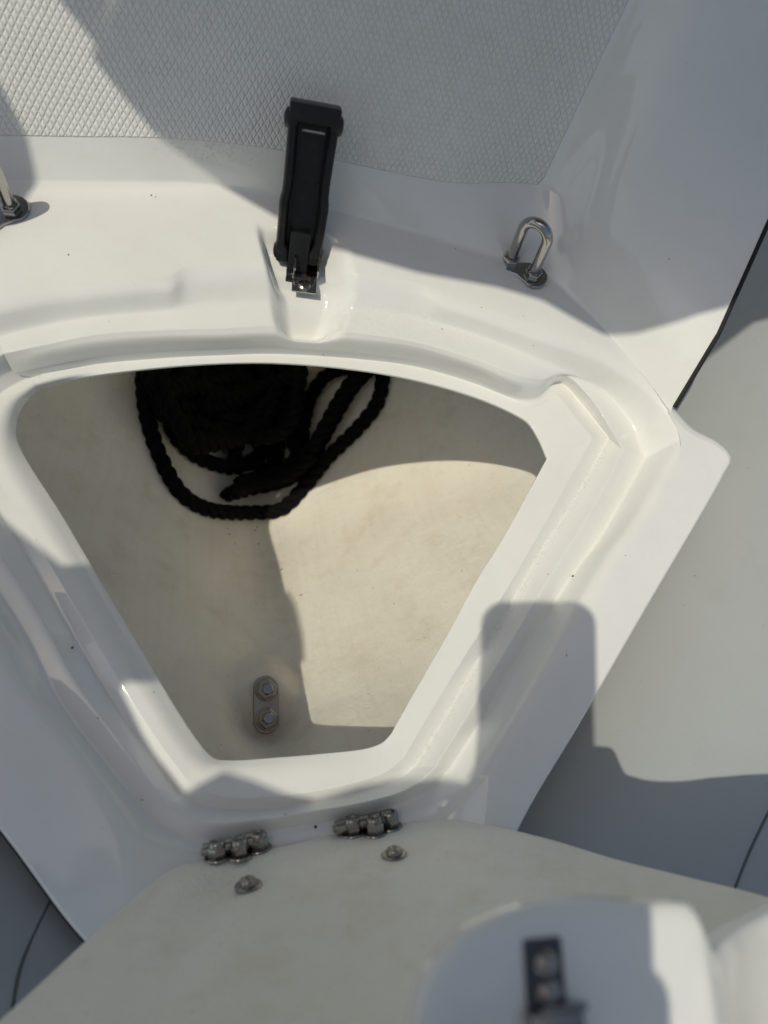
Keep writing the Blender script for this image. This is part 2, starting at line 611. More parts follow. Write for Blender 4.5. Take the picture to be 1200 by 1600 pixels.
rings['R6'] = (Z6, [
    [(-330, 300), (-120, 290), (0, 287), (200, 287), (330, 290), (480, 318), (600, 350), (750, 395), (850, 432)],
    [(850, 432), (905, 475), (950, 520), (1000, 580), (1040, 632), (1048, 640)],
    [(1043, 643), (1080, 678), (1120, 697), (1139, 716), (1128, 742), (1000, 963), (900, 1136), (810, 1290), ('w', (.095, -.366, Z6))],
    [('w', (.095, -.366, Z6)), ('w', (.05, -.410, Z6)), ('w', (0, -.425, Z6)), ('w', (-.05, -.410, Z6)), ('w', (-.100, -.366, Z6))],
    [('w', (-.100, -.366, Z6)), (120, 1450), (0, 1290), ('w', (-.27, -.170, Z6)), ('w', (-.345, -.077, Z6)), ('w', (-.385, -.03, Z6)),
     ('w', (-.38, .03, Z6)), ('w', (-.36, .08, Z6)), ('w', (-.325, .12, Z6))]])


def shift_out(P, d, dz):
    """move the outer edge outward from the boat's middle and down."""
    Q = P.copy()
    T = np.gradient(P, axis=0)
    nrm = np.stack([T[:, 1], -T[:, 0]], 1)
    nrm /= np.linalg.norm(nrm, axis=1)[:, None]
    c = P[:, :2] - np.array([0, -.1])
    sg = np.sign((nrm * c).sum(1))
    Q[:, :2] += nrm * np.median(sg) * d
    Q[:, 2] += dz
    return Q


# heights per run (start, end): the lid ledge, the wall or crease round it, the second step, the plateau
HT = {'R0': [(-.010, -.001), (-.001, -.001), (-.001, -.001), (-.001, -.008), (-.008, -.010)],
      'RC': [(0, 0)] * 5,
      'R1': [(0, 0), (0, .002), (.002, .002), (.002, .002), (.002, 0)],
      'R2': [(.008, .0098), (.0098, -.004), (-.004, -.004), (-.004, -.005), (-.005, .008)],
      'R2m': [(.020, .0245), (.0245, .004)],
      'R3': [(.025, .0290), (.0290, .013), (.013, .012), (.012, .004), (.004, .025)],
      'R4': [(.0260, .0300), (.0300, .005), (.005, .004), (.004, .001), (.001, .0260)],
      'R5': [(.039, .0420), (.0420, .029), (.029, .024), (.024, .012), (.012, .039)],
      'R5b': [(.044, .046), (.046, .033), (.033, .027), (.027, .014), (.014, .044)],
      'R6': [(.044, .046), (.046, .033), (.033, .027), (.027, .014), (.014, .044)]}


def seg_pts(name, k):
    z, segs = rings[name]
    z0, z1 = HT[name][k]
    lst = segs[k]
    L = len(lst)
    P = []
    for i, p in enumerate(lst):
        t = i / (L - 1)
        if k == 0:
            t = min(1, t * 3.2)            # the wall runs at full height along most of the aft side
        if k == 1:
            t = max(0, min(1, (t - .02) / .85))
        t = t * t * (3 - 2 * t)
        zz = z0 + (z1 - z0) * t
        if k == 3 and name in ('R5', 'R5b', 'R6'):
            dip = math.sin(math.pi * i / (L - 1)) ** .6
            zz = zz * (1 - dip) + .0035 * dip
        P.append(at(p, zz) if not isinstance(p[0], str) else np.array([p[1][0], p[1][1], zz]))
    return P


def seg_curve(name, k):
    if k > 1:
        return catmull(seg_pts(name, k), NSEG[k])
    return split_run(seg_pts(name, 0), seg_pts(name, 1), k)


def split_run(A, B, k):
    A, B = list(A), list(B)
    D = catmull(A + B[1:], 4000)            # one smooth curve through both aft runs, then split
    j = int(np.argmin(np.linalg.norm(D - A[-1], axis=1)))
    part_ = D[:j + 1] if k == 0 else D[j:]
    idx = np.linspace(0, len(part_) - 1, NSEG[k])
    lo = np.floor(idx).astype(int)
    hi = np.minimum(lo + 1, len(part_) - 1)
    f = (idx - lo)[:, None]
    return part_[lo] * (1 - f) + part_[hi] * f


def smooth01(t):
    t = np.clip(t, 0, 1)
    return t * t * (3 - 2 * t)


order = ['R0', 'RC', 'R1', 'R2', 'R3', 'R4', 'R5', 'R5b', 'R6']
sections = []                      # per run: list of arrays (rings, stations, 3)
params = []
for k in range(5):
    S, pr = [], []
    R = {n: seg_curve(n, k) for n in order}
    # inner edge: thin laminate turned down
    cen = np.array([0.0, -.09])
    e0 = R['R0'].copy()
    d = cen - e0[:, :2]
    d /= np.linalg.norm(d, axis=1)[:, None]
    e1 = e0.copy(); e1[:, :2] -= d * .0005; e1[:, 2] -= .004
    e2 = e0.copy(); e2[:, :2] -= d * .006; e2[:, 2] -= .005
    S += [e2, e1, e1 * .2 + e0 * .8, e0]
    pr += [-2, -1, -.5, 0]
    S += [R['RC'], R['R1']]
    pr += [1, 2]
    avg = .5 * (R['R2'] + R['R3'])
    if k < 2:
        rm = seg_curve('R2m', k)
        tt_ = np.linspace(0, 1, len(rm))
        wv = smooth01((tt_ - .7) / .3) if k == 1 else 1 - smooth01(tt_ / .08)
        rm = rm * (1 - wv)[:, None] + avg * wv[:, None]
    else:
        rm = avg
    S[-1] = R['R1'] * .9 + R['RC'] * .1
    S += [R['R1'], R['R1'] * .93 + R['R2'] * .07, R['R2'] * .5 + R['R1'] * .5, R['R2'], R['R2'] * .8 + rm * .2, rm, R['R3'] * .8 + rm * .2, R['R3']]
    pr += [2.1, 2.2, 2.5, 3, 3.2, 3.5, 3.8, 4]
    S += [R['R4'] * .8 + R['R3'] * .2, R['R4'], R['R4'] * .75 + R['R5'] * .25 - np.array([0, 0, .0012]), R['R4'] * .3 + R['R5'] * .7, R['R5'], R['R5'] * .5 + R['R5b'] * .5 + np.array([0, 0, .0004]), R['R5b']]
    pr += [4.8, 5, 5.3, 5.7, 6, 6.5, 7]
    if k < 2:
        r7 = split_run(ringpts([('p', (-420, 215)), ('p', (-150, 213)), ('p', (0, 212)), ('p', (120, 214)), ('p', (250, 216)), ('p', (390, 228)), ('p', (520, 250)), ('p', (700, 285)), ('p', (850, 292))], 0),
                       ringpts([('p', (850, 292)), ('z', (930, 345), .084), ('z', (1030, 430), .080), ('z', (1120, 520), .076)], 0), k)
        r8 = split_run(ringpts([('p', (-560, -150)), ('p', (-200, -150)), ('p', (0, -150)), ('p', (200, -150)), ('p', (400, -150)), ('p', (700, -150)), ('p', (1062, -150))], 0),
                       ringpts([('p', (1062, -150)), ('z', (1150, -75), .218), ('z', (1240, -10), .198), ('z', (1330, 50), .175)], 0), k)
    if k < 2:
        r6 = R['R6']
        S += [r6 * .6 + R['R5b'] * .4, r6 * .85 + R['R5b'] * .15, r6, r6 * .82 + r7 * .18, r6 * .35 + r7 * .65, r7 * .96 + r6 * .04, r7, r7 * .94 + r8 * .06, r7 * .5 + r8 * .5, r8]
        pr += [7.5, 7.8, 8, 8.2, 8.7, 8.97, 9, 9.1, 10, 11]
    else:
        r6 = R['R6']
        S += [r6 * .6 + R['R5b'] * .4, r6 * .9 + R['R5b'] * .1, r6 * .97 + R['R5b'] * .03, r6, shift_out(r6, .002, -.002), shift_out(r6, .003, -.008), shift_out(r6, .004, -.018),
              shift_out(r6, .004, -.026), shift_out(r6, .002, -.034), shift_out(r6, -.02, -.040)]
        pr += [7.5, 7.8, 7.95, 8, 8.2, 8.5, 9, 9.5, 10, 11]
    S = np.array(S)
    pr = np.array(pr, float)
    if k == 2:                     # flare of the aft outer corner's side face
        n0 = 46
        f = np.clip(1 - np.arange(S.shape[1]) / n0, 0, 1) ** .8
        i6 = list(pr).index(8)
        for j in range(i6 + 1, len(pr)):
            S[j, :, 0] += f * .012 * min(1, (j - i6) / 3)
            S[j, :, 1] += f * .012 * min(1, (j - i6) / 3)
    # Chaikin across the rings: soft moulded radii
    for it in range(3):
        A = .75 * S[:-1] + .25 * S[1:]
        B = .25 * S[:-1] + .75 * S[1:]
        a = .75 * pr[:-1] + .25 * pr[1:]
        bb = .25 * pr[:-1] + .75 * pr[1:]
        N = np.empty((2 * len(A),) + A.shape[1:])
        N[0::2], N[1::2] = A, B
        q = np.empty(2 * len(a))
        q[0::2], q[1::2] = a, bb
        S = np.concatenate([S[:1], N, S[-1:]])
        pr = np.concatenate([pr[:1], q, pr[-1:]])
    sections.append(S)
    params.append(pr)


# latch notch: a shallow channel let into the step and the plateau
nl0, nl1 = at((404, 365), .040), at((432, 545), 0.012)
nr0, nr1 = at((522, 388), .038), at((533, 470), .026)
nr2 = at((512, 545), .0)


def notch(P):
    x, y, z = P[..., 0], P[..., 1], P[..., 2]
    ly = np.array([nl1[1], nl0[1]])
    xl = np.interp(y, ly, [nl1[0], nl0[0]])
    xr_ = np.interp(y, [nr2[1], nr1[1], nr0[1]], [nr2[0], nr1[0] + .002, nr0[0]])
    wl_ = smooth01((x - xl + .002) / (.0065 + .011 * smooth01((.100 - y) / .03)))
    wr_ = smooth01((xr_ - x + .010) / .024)
    y0, y1 = nr2[1] - .004, nl0[1] + .004
    wy = smooth01((y - y0 + .006) / .016) * smooth01((y1 - y) / .016)
    w = wl_ * wr_ * wy
    ymid = at((480, 480), .005)[1]
    fl = np.where(y < ymid, -.0002 + .0212 * smooth01((y - y0) / (ymid - y0 + 1e-6)) ** .8, .0210 + .0090 * smooth01((y - ymid) / .012))
    Q = P.copy()
    Q[..., 2] = z * (1 - w) + np.where(w > 0, fl, 0) * w
    return Q


for k in range(2):
    sel = params[k] < 8.0
    sections[k][sel] = notch(sections[k][sel])

verts, faces, mask, puv, grime = [], [], [], [], []
offs = []
NR = len(params[0])
for k in range(5):
    offs.append(len(verts))
    S, pr = sections[k], params[k]
    ns = S.shape[1]
    for i in range(NR):
        for j in range(ns):
            p = S[i, j]
            verts.append(p)
            mk = 0.0
            if k == 0:
                mk = max(0, min(1, (pr[i] - 9.0) / .12 + .5)) * max(0, min(1, (ns - 2.5 - j) / 3 + .5))
            mask.append(mk)
            lv = np.dot(p - WP, unit(np.cross(WN, [1, 0, 0])))
            puv.append((p[0], lv, 0))
            gg = 0.0
            if k == 0 and 8.6 < pr[i] < 9.0 and -.11 < p[0] < -.02:
                gg = .5 * math.sin(math.pi * (p[0] + .11) / .09)
            if k in (2,) and 2.75 < pr[i] < 3.35:
                gg = .3
            if k == 0 and p[0] > .02 and 4 < pr[i] < 5.5:
                gg = .12
            grime.append(gg)
    for i in range(NR - 1):
        for j in range(ns - 1):
            a = offs[k] + i * ns + j
            faces.append((a, a + 1, a + ns + 1, a + ns))
SURF_P = np.array(verts)[::7]
_d = SURF_P - CAM
_z = _d @ FW
SURF_PX = np.stack([600 + FPX * (_d @ RX) / _z, 800 - FPX * (_d @ UX) / _z], 1)
deck = mesh_obj('deck_moulding', verts, faces, MAT['gelcoat'])
me = deck.data
a1 = me.attributes.new('panel_mask', 'FLOAT', 'POINT'); a1.data.foreach_set('value', mask)
a2 = me.attributes.new('panel_uv', 'FLOAT_VECTOR', 'POINT'); a2.data.foreach_set('vector', np.array(puv, float).ravel())
a3 = me.attributes.new('grime', 'FLOAT', 'POINT'); a3.data.foreach_set('value', grime)
bm = bmesh.new(); bm.from_mesh(me)
bmesh.ops.remove_doubles(bm, verts=bm.verts, dist=.00015)
bm.to_mesh(me); bm.free()
me.polygons.foreach_set('use_smooth', [True] * len(me.polygons))
part(deck, 'glossy white moulded deck with stepped gutter and diamond non-slip panel')

# ------------------------------------------------------------------ locker liner (inside of the stem)
KY = np.array([-.40, -.30, -.262, -.235, -.222, -.179, -.135, -.047, .025, .08, .16, .40])
KZ = np.array([-.05, -.09, -.135, -.178, -.205, -.264, -.306, -.386, -.447, -.466, -.475, -.48])


PAD = None


def floor_z(x, y):
    zk = np.interp(y, KY, KZ)
    zk = sum(np.interp(np.asarray(y) + d, KY, KZ) for d in (-.02, -.01, 0, .01, .02)) / 5 if True else zk
    g_ = np.sqrt((1.05 * (x - .004)) ** 2 + .035 ** 2) - .035
    z = zk + g_
    bmp = .0022 * np.sin(31 * x + 4) * np.sin(27 * y + 1.3) + .0016 * np.sin(63 * x + 2) * np.sin(49 * y)
    z = z + bmp
    if PAD is not None:
        pc_, n_, = PAD
        zp = pc_[2] - ((x - pc_[0]) * n_[0] + (y - pc_[1]) * n_[1]) / n_[2]
        rr_ = np.sqrt(((x - pc_[0]) / .75) ** 2 + (y - pc_[1]) ** 2)
        w_ = np.clip(1 - (rr_ - .026) / .034, 0, 1)
        w_ = w_ * w_ * (3 - 2 * w_)
        z = z * (1 - w_) + zp * w_
    return z


def floor_hit(px, lift=0.0):
    d = ray(px)
    t0 = (-.02 - CAM[2]) / d[2]
    t1 = (-.6 - CAM[2]) / d[2]
    for t in np.linspace(t0, t1, 500):
        P = CAM + d * t
        if P[2] <= floor_z(P[0], P[1]) + lift:
            return P
    return P


def floor_n(x, y):
    e = .002
    return unit((-(floor_z(x + e, y) - floor_z(x - e, y)) / (2 * e), -(floor_z(x, y + e) - floor_z(x, y - e)) / (2 * e), 1))


PAD = (floor_hit((415, 1101)), unit((.10, .02, 1)))      # moulded pad under the bow-eye plate
gx = np.linspace(-.42, .42, 220)
gy = np.linspace(-.38, .34, 200)
V, F = [], []
for y in gy:
    for x in gx:
        V.append((x, y, min(float(floor_z(x, y)), -.030)))
for i in range(len(gy) - 1):
    for j in range(len(gx) - 1):
        a = i * len(gx) + j
        F.append((a, a + 1, a + len(gx) + 1, a + len(gx)))
# aft bulkhead of the locker
b0 = len(V)
for j, x in enumerate(gx):
    V.append((x, .34, -.030))
for j in range(len(gx) - 1):
    a = (len(gy) - 1) * len(gx) + j
    F.append((a, a + 1, b0 + j + 1, b0 + j))
liner = mesh_obj('locker_liner', V, F, MAT['cream_laminate'])
part(liner, 'cream stained laminate lining of the open anchor locker')

# ------------------------------------------------------------------ inflatable tubes
RT, DT, ZT = .20, .140, -.172


def tube_path(sgn):
    RTD, ZT_ = (DT, ZT) if sgn > 0 else (.146, -.176)
    pts = [(.80, .95), (.62, .52), (.455, .215), (.335, .022), (.254, -.170 + .033), (.146, -.301)]
    pts = [(.80, .95), (.60, .50), (.452, .212), (.352, .0), (.254, -.166), (.146, -.301), (.05, -.421), (-.02, -.50)]
    P = catmull([(sgn * x, y, ZT_) for x, y in pts], 90)
    T = np.gradient(P, axis=0)
    T /= np.linalg.norm(T, axis=1)[:, None]
    nrm = np.stack([T[:, 1], -T[:, 0], 0 * T[:, 0]], 1) * (-sgn)
    # outward is away from x=0
    sg = np.sign((nrm[:, 0] * sgn).mean())
    return P + nrm * sg * RTD


def tube(sgn, label, seam_px):
    P = tube_path(sgn)
    bm = bmesh.new()
    add_tube(bm, P, RT, 96)
    o = bm_obj('inflatable_tube', bm, MAT['tube_fabric'], None, angle=60)
    part(o, label)
    # lapped panel seam, surveyed from the photograph onto the tube's skin
    best = []
    Q, I = [], []
    for i in range(2, len(P) - 2):
        T = unit(P[i + 1] - P[i - 1])
        a = unit(np.cross(T, [0, 0, 1.0]))
        for th in np.linspace(-.2, math.pi + .2, 260):
            Q.append(P[i] + (RT - .0002) * (math.cos(th) * a + math.sin(th) * np.array([0, 0, 1.0])))
    Q = np.array(Q)
    pts = []
    for px in seam_px:
        d = unit(ray(px))
        v = Q - CAM
        t = v @ d
        e = np.linalg.norm(v - t[:, None] * d, axis=1) + .02 * t
        pts.append(Q[int(np.argmin(e))])
    bm = bmesh.new()
    add_tube(bm, catmull(pts, 40), .0011, 6)
    s_ = bm_obj('seam', bm, MAT['tube_seam'], None, angle=30)
    s_.parent = o
    return o


tube(1, 'grey inflated tube along the right of the deck', [(1290, 1050), (1235, 1185), (1177, 1325), (1140, 1415), (1100, 1510)])
tube(-1, 'dark grey shaded inflated tube at the lower left corner', [(70, 1385), (45, 1530), (32, 1610)])

# black line drawn for the shaded gap between moulding and right-hand tube
sel = np.where(params[1] > 8.05)[0]
line = sections[1][sel, -1][::4] + np.array([.0015, -.001, -.0012])
bm = bmesh.new()
add_tube(bm, catmull(line, 60), .0022, 8)
part(bm_obj('gap_shade_line', bm, MAT['dark_gap']), 'black line drawn for the shaded gap between the white side panel and the tube')

for k_, lab in ((2, 'dark strip drawn for the shaded gap between the right tube and the deck edge'), (4, 'dark strip drawn for the shaded gap between the lower left tube and the deck edge')):  # black strips put where the edge gaps fall into shade
    i6_ = int(np.argmin(np.abs(params[k_] - 9.5)))
    e_ = sections[k_][i6_, 40:-30:4] if k_ == 2 else sections[k_][i6_, ::4]
    bm = bmesh.new()
    add_tube(bm, catmull(e_ + np.array([0, 0, -.003]), 80), .0028 if k_ == 2 else .0050, 8)
    part(bm_obj('gap_shade_line', bm, MAT['dark_gap']), lab)

# ------------------------------------------------------------------ hardware pieces


def nut_profile(r, h):
    return [(r, 0), (r, h * .8), (r * .86, h), (0, h)]


def build_nut(bm, m, af=.0065, h=.006, stud=.0035, studh=.009):
    add_lathe(bm, [(af * .93, 0), (af, .0006), (af, h * .82), (af * .88, h), (stud, h), (0, h)], 6, m, random.random())
    add_lathe(bm, [(stud, h - .0005), (stud, studh - .0006), (stud * .8, studh), (0, studh)], 14, m)


def build_washer(bm, m, r=.0085, h=.0012):
    add_lathe(bm, [(0, 0), (r * .95, 0), (r, h * .4), (r * .96, h), (0, h)], 28, m)


def eye_bolt(center, leg_dir, normal, label):
    root = empty('eye_bolt', (0, 0, 0))
    part(root, label)
    fm = frame(center, normal, leg_dir)
    bm = bmesh.new()
    L, wd = .050, .0175
    out = []
    for t in np.linspace(-math.pi / 2, math.pi / 2, 9):
        out.append((.0122 + .0102 * math.cos(t), .0102 * math.sin(t)))
    out += [(0, .0078)]
    for t in np.linspace(math.pi / 2, 1.5 * math.pi, 9):
        out.append((-.0122 + .0102 * math.cos(t), .0102 * math.sin(t)))
    out += [(0, -.0078)]
    add_prism(bm, out, -.001, .0022, fm, .0006)
    o = bm_obj('base_plate', bm, MAT['polished_steel'], root)
    sp = .0102
    H = .049
    pts = [(-sp, 0, 0), (-sp, 0, H - sp)] + [(-sp * math.cos(t), 0, H - sp + sp * math.sin(t) * 1.25) for t in np.linspace(0, math.pi, 17)][1:-1] + [(sp, 0, H - sp), (sp, 0, 0)]
    bm = bmesh.new()
    add_tube(bm, catmull(pts, 60), .0040, 16, True, fm)
    bm_obj('bow', bm, MAT['polished_steel'], root, angle=50)
    for s_ in (-1, 1):
        bm = bmesh.new()
        mm = fm @ Matrix.Translation((s_ * sp, 0, .0022))
        add_lathe(bm, [(.0064, 0), (.0067, .0006), (.0067, .0040), (.0060, .0047), (.0045, .0047)], 6, mm, .4 * s_)
        add_lathe(bm, [(.0052, .0046), (.0052, .0062), (.0042, .0066)], 16, mm)
        bm_obj('nut', bm, MAT['polished_steel'], root)
    return root


ub = at((814, 421), Z6)
eye_bolt(ub, (.029, -.022, 0), unit((-.13, .04, 1)), 'polished steel eye bolt on the deck to the right of the black latch')
ubl = at((-4, 339), Z6)
eye_bolt(ubl, (.040, .030, 0), unit((-.02, .0, 1)), 'polished steel eye bolt cut off by the left edge of the picture')

# ------------------------------------------------------------------ latch
lb = at((475, 447), .0300)
latch = empty('latch', (0, 0, 0))
part(latch, 'black rubber latch handle standing open on a small steel bracket')
ldir = unit((.030, .56, .83))                 # handle leans back against the rear panel
lx = unit((1, -.06, 0))
bm = bmesh.new()
bk = frame(lb, (0, 0, 1), lx)
add_box(bm, (-.0090, -.006, 0), (.0090, .020, .0016), bk, .0004)
add_box(bm, (-.0092, .004, .0012), (-.0077, .021, .0145), bk, .0004)
add_box(bm, (.0077, .004, .0012), (.0092, .021, .0145), bk, .0004)
bm_obj('bracket', bm, MAT['polished_steel'], latch)
bm = bmesh.new()
sm = bk @ Matrix.Translation((0, -.001, .0016))
add_lathe(bm, [(.0048, 0), (.0046, .0010), (.0036, .0019), (.0018, .0024), (0, .0025)], 20, sm)
o = bm_obj('screw', bm, MAT['stainless'], latch)
bm = bmesh.new()
add_box(bm, (-.0032, -.0004, .0021), (.0032, .0004, .00262), sm)
add_box(bm, (-.0004, -.0032, .0021), (.0004, .0032, .00266), sm)
bm_obj('screw_slot', bm, MAT['dark_gap'], latch)

h0 = np.array(lb) + np.array([-.0055, .013, .0085])
hm = frame(h0, ldir, lx)                      # local: x across, y away from viewer (behind), z along handle
hm_y = np.array([hm[i][1] for i in range(3)])
LH = .1045
prof = [(0.000, .0158), (.010, .0164), (.030, .0168), (.042, .0172), (.048, .0160), (.055, .0158), (.080, .0162), (.098, .0168), (LH, .0174)]


def sweep_section(bm, sect, zs, m):
    """sect(z) -> closed list of (x, y); lofted over zs."""
    rr = []
    for z in zs:
        rr.append([bm.verts.new(m @ Vector((x, y, z))) for x, y in sect(z)])
    n = len(rr[0])
    for a, b_ in zip(rr[:-1], rr[1:]):
        for k in range(n):
            bm.faces.new((a[k], a[(k + 1) % n], b_[(k + 1) % n], b_[k]))
    bm.faces.new(list(reversed(rr[0])))
    bm.faces.new(rr[-1])


def hw(z):
    return float(np.interp(z, [p[0] for p in prof], [p[1] for p in prof]))


def chan(z):
    w = hw(z)
    t = .0058 if z > .012 else .0085
    d = .0125
    back = .0035
    s_ = .0012
    return [(-w + s_, 0), (-w + t - s_, 0), (-w + t, s_), (-w + t + .0012, d - back), (w - t - .0012, d - back), (w - t, s_), (w - t + s_, 0), (w - s_, 0), (w, s_), (w + .0004, d * .6), (w - .002, d), (-w + .002, d), (-w - .0004, d * .6), (-w, s_)]


# y axis must point away from the viewer for the open side to face aft
flip = 1 if np.dot(hm_y, FW) > 0 else -1
hmf = hm @ Matrix.Diagonal((1, flip, 1, 1))
bm = bmesh.new()
sweep_section(bm, chan, list(np.linspace(0, LH - .004, 26)), hmf)
bm_obj('handle', bm, MAT['black_rubber'], latch, angle=40)
bm = bmesh.new()
add_box(bm, (-.0170, -.0008, LH - .0105), (.0170, .0125, LH + .0015), hmf, .0018)
bm_obj('end_cap', bm, MAT['black_rubber'], latch, angle=40)
for z, ww, rr in ((LH - .010, .0190, .0070), (.006, .0175, .0068)):
    for s_ in (-1, 1):
        bm = bmesh.new()
        km = hmf @ Matrix.Translation((s_ * (ww - .004), .0065, z)) @ Matrix.Rotation(math.pi / 2 * s_, 4, 'Y')
        add_lathe(bm, [(0, -.004), (rr, -.004), (rr, .0012), (rr * .85, .0034), (rr * .5, .0046), (0, .005)], 22, km)
        bm_obj('pivot_knob', bm, MAT['black_rubber'], latch, angle=50)
bm = bmesh.new()
add_tube(bm, [(-.0075, -.0008, LH - .0145), (.0075, -.0008, LH - .0145)], .0012, 10, True, hmf)
bm_obj('pin', bm, MAT['stainless'], latch)
bm = bmesh.new()
add_box(bm, (-.0074, .001, -.012), (.0074, .0055, .022), hmf, .0012)
add_lathe(bm, [(0, -.0074), (.0050, -.0074), (.0050, .0074), (0, .0074)], 18, hmf @ Matrix.Translation((0, .003, -.011)) @ Matrix.Rotation(math.pi / 2, 4, 'Y'))
bm_obj('strap', bm, MAT['black_rubber'], latch, angle=40)

# ------------------------------------------------------------------ bow-eye backing plate on the locker floor
p_a, p_b = floor_hit((414, 1056)), floor_hit((416, 1147))
pc = (p_a + p_b) / 2
pn = floor_n(pc[0], pc[1])
RUST.inputs[1].default_value = tuple(p_b * .8 + p_a * .2)
plen = np.linalg.norm(p_b - p_a)
pn = unit(PAD[1])
pm = frame(pc + pn * .0012, pn, np.cross(p_a - p_b, pn))
plate = empty('backing_plate', (0, 0, 0))
part(plate, 'small tarnished steel plate with two nuts on the locker floor')
bm = bmesh.new()
add_prism(bm, stadium(plen, .0235, 12), -.008, .0022, pm, .0006)
bm_obj('plate', bm, MAT['dull_steel'], plate)
for s_ in (-1, 1):
    mm = pm @ Matrix.Translation((0, s_ * (plen / 2 - .0135), .0022))
    bm = bmesh.new()
    build_washer(bm, mm, .0105, .0014)
    bm_obj('washer', bm, MAT['dull_steel'], plate)
    bm = bmesh.new()
    add_lathe(bm, [(.0092, 0.0014), (.0096, .002), (.0096, .0068), (.0085, .0078), (.0058, .0078)], 6, mm, .3)
    bm_obj('nut', bm, MAT['dull_steel'], plate)
    bm = bmesh.new()
    add_lathe(bm, [(.0052, .005), (.0052, .0112), (.0044, .0122), (0, .0122)], 18, mm)
    bm_obj('bolt_end', bm, MAT['stainless'], plate)

# ------------------------------------------------------------------ lid, swung open and standing on its hinges
HLp, HRp = np.array([-.061, -.305, .004]), np.array([.0626, -.294, .004])
HC = (HLp + HRp) / 2
HE = unit(HRp - HLp)
HM = np.cross([0, 0, 1.0], HE)
PHI = math.radians(73)
LB = -HM * math.cos(PHI) + np.array([0, 0, 1.0]) * math.sin(PHI)
LN = np.cross(HE, LB)
if LN[1] < 0:
    LN = -LN


def lid_ab(px):
    P = on_plane(px, HC, LN) - HC
    return np.dot(P, HE), np.dot(P, LB)


LEFT = [(300, 1345), (262, 1360), (215, 1395), (150, 1452), (60, 1535), (0, 1590)]
RIGHT = [(664, 1279), (715, 1279), (745, 1283), (860, 1310), (960, 1340), (1080, 1370), (1200, 1400)]
la = [lid_ab(p) for p in LEFT]
ra = [lid_ab(p) for p in RIGHT]
END = .305


def extend(lst):
    (a0, b0), (a1, b1) = lst[-2], lst[-1]
    k_ = (a1 - a0) / (b1 - b0)
    return lst + [(a1 + k_ * (END * .55 - b1), END * .55)] if b1 < END * .5 else lst


la = la + [(la[-1][0] - .55 * (END - .03 - la[-1][1]), END - .03)]
ra = ra + [(ra[-1][0] + .50 * (END - .03 - ra[-1][1]), END - .03)]
mid0 = [lid_ab((345, 1338)), lid_ab((420, 1325)), lid_ab((520, 1303)), lid_ab((600, 1287))]
edge_in = list(reversed(la)) + mid0 + ra
E1 = catmull([(a, b_, 0) for a, b_ in edge_in], 150)[:, :2]
far = catmull([(ra[-1][0], ra[-1][1], 0), (ra[-1][0] * .96, END - .008, 0), (.12, END + .006, 0), (.02, END + .012, 0), (-.08, END + .006, 0), (la[-1][0] * .96, END - .008, 0), (la[-1][0], la[-1][1], 0)], 70)[1:-1, :2]
OUT = np.vstack([E1, far])
lid = empty('lid', (0, 0, 0))
part(lid, 'open locker lid showing its greyish cream underside')


def lidp(a, b_, n):
    return HC + HE * a + LB * b_ + LN * n


# underside shell: rings shrinking towards the middle with a shallow crowned shape
cen = np.array([.02, .17])
lv = [(1.0, -.012), (1.004, -.006), (1.0, -.0015), (.992, 0), (.985, .0004)] + [(float(t), .0006) for t in np.linspace(.97, .04, 40)]
va, vb = np.array(lid_ab((352, 1365))), np.array(lid_ab((175, 1600)))
vd = unit(vb - va)
V, F = [], []
for s_, n_ in lv:
    for (a, b_) in OUT:
        q = cen + (np.array([a, b_]) - cen) * s_
        # shallow pressed valley running up the lid
        dv = ((q[0] - va[0]) * vd[1] - (q[1] - va[1]) * vd[0]) / .013
        n2_ = n_ - .0065 * math.exp(-dv * dv) * smooth01((q[1] - .006) / .02)
        V.append(lidp(q[0], q[1], n2_))
n = len(OUT)
for i in range(len(lv) - 1):
    for k in range(n):
        F.append((i * n + k, i * n + (k + 1) % n, (i + 1) * n + (k + 1) % n, (i + 1) * n + k))
F.append([(len(lv) - 1) * n + k for k in range(n)])
us = mesh_obj('underside', V, F, MAT['lid_underside'])
us.parent = lid
V, F = [], []
for s_, n_ in [(1.0, -.012), (.985, -.0145), (.9, -.0155), (.5, -.016), (.06, -.016)]:
    for (a, b_) in OUT:
        q = cen + (np.array([a, b_]) - cen) * s_
        V.append(lidp(q[0], q[1], n_))
for i in range(4):
    for k in range(n):
        F.append((i * n + k, (i + 1) * n + k, (i + 1) * n + (k + 1) % n, i * n + (k + 1) % n))
F.append([4 * n + (n - 1 - k) for k in range(n)])
tp = mesh_obj('outer_skin', V, F, MAT['gelcoat'])
tp.parent = lid
tp['label'] = 'white glossy outer face of the lid'

# end flange of the lid, facing the sky; its free edge carries the latch tongue
ZF = .285
tip = [(.33, -.318, .19), (.29, -.308, .205), (.24, -.303, .218), (.19, -.305, .228), (.155, -.309, .240), (.125, -.3105, .255), (.105, -.3100, .271), (.0975, -.3100, .279), (.0940, -.3075, .282)] + [tuple(at(p_, .287)) for p_ in
       [(1088, 1432), (1079, 1413), (1062, 1409), (1000, 1410), (905, 1404), (805, 1420), (746, 1444), (724, 1456), (712, 1466), (674, 1510), (657, 1545), (648, 1578), (640, 1615)]] + [
       (-.009, -.331, .283), (-.03, -.340, .280), (-.09, -.346, .262), (-.16, -.350, .235), (-.20, -.355, .21)]
tipc = catmull(tip, 160)
V, F = [], []
root_y = -.388
rows = [(0, -.0010), (0, .0005), (.02, .0020), (.06, .0030), (.25, .0032), (.55, .0034), (1, .0036)]
for t, dz in rows + [(1, -.006), (.3, -.006), (0, -.0055)]:
    for p in tipc:
        y = p[1] + t * (root_y - p[1])
        z = p[2] + dz - .06 * (p[1] - y)
        V.append((p[0], y - (0.0 if t else 0), z))
n = len(tipc)
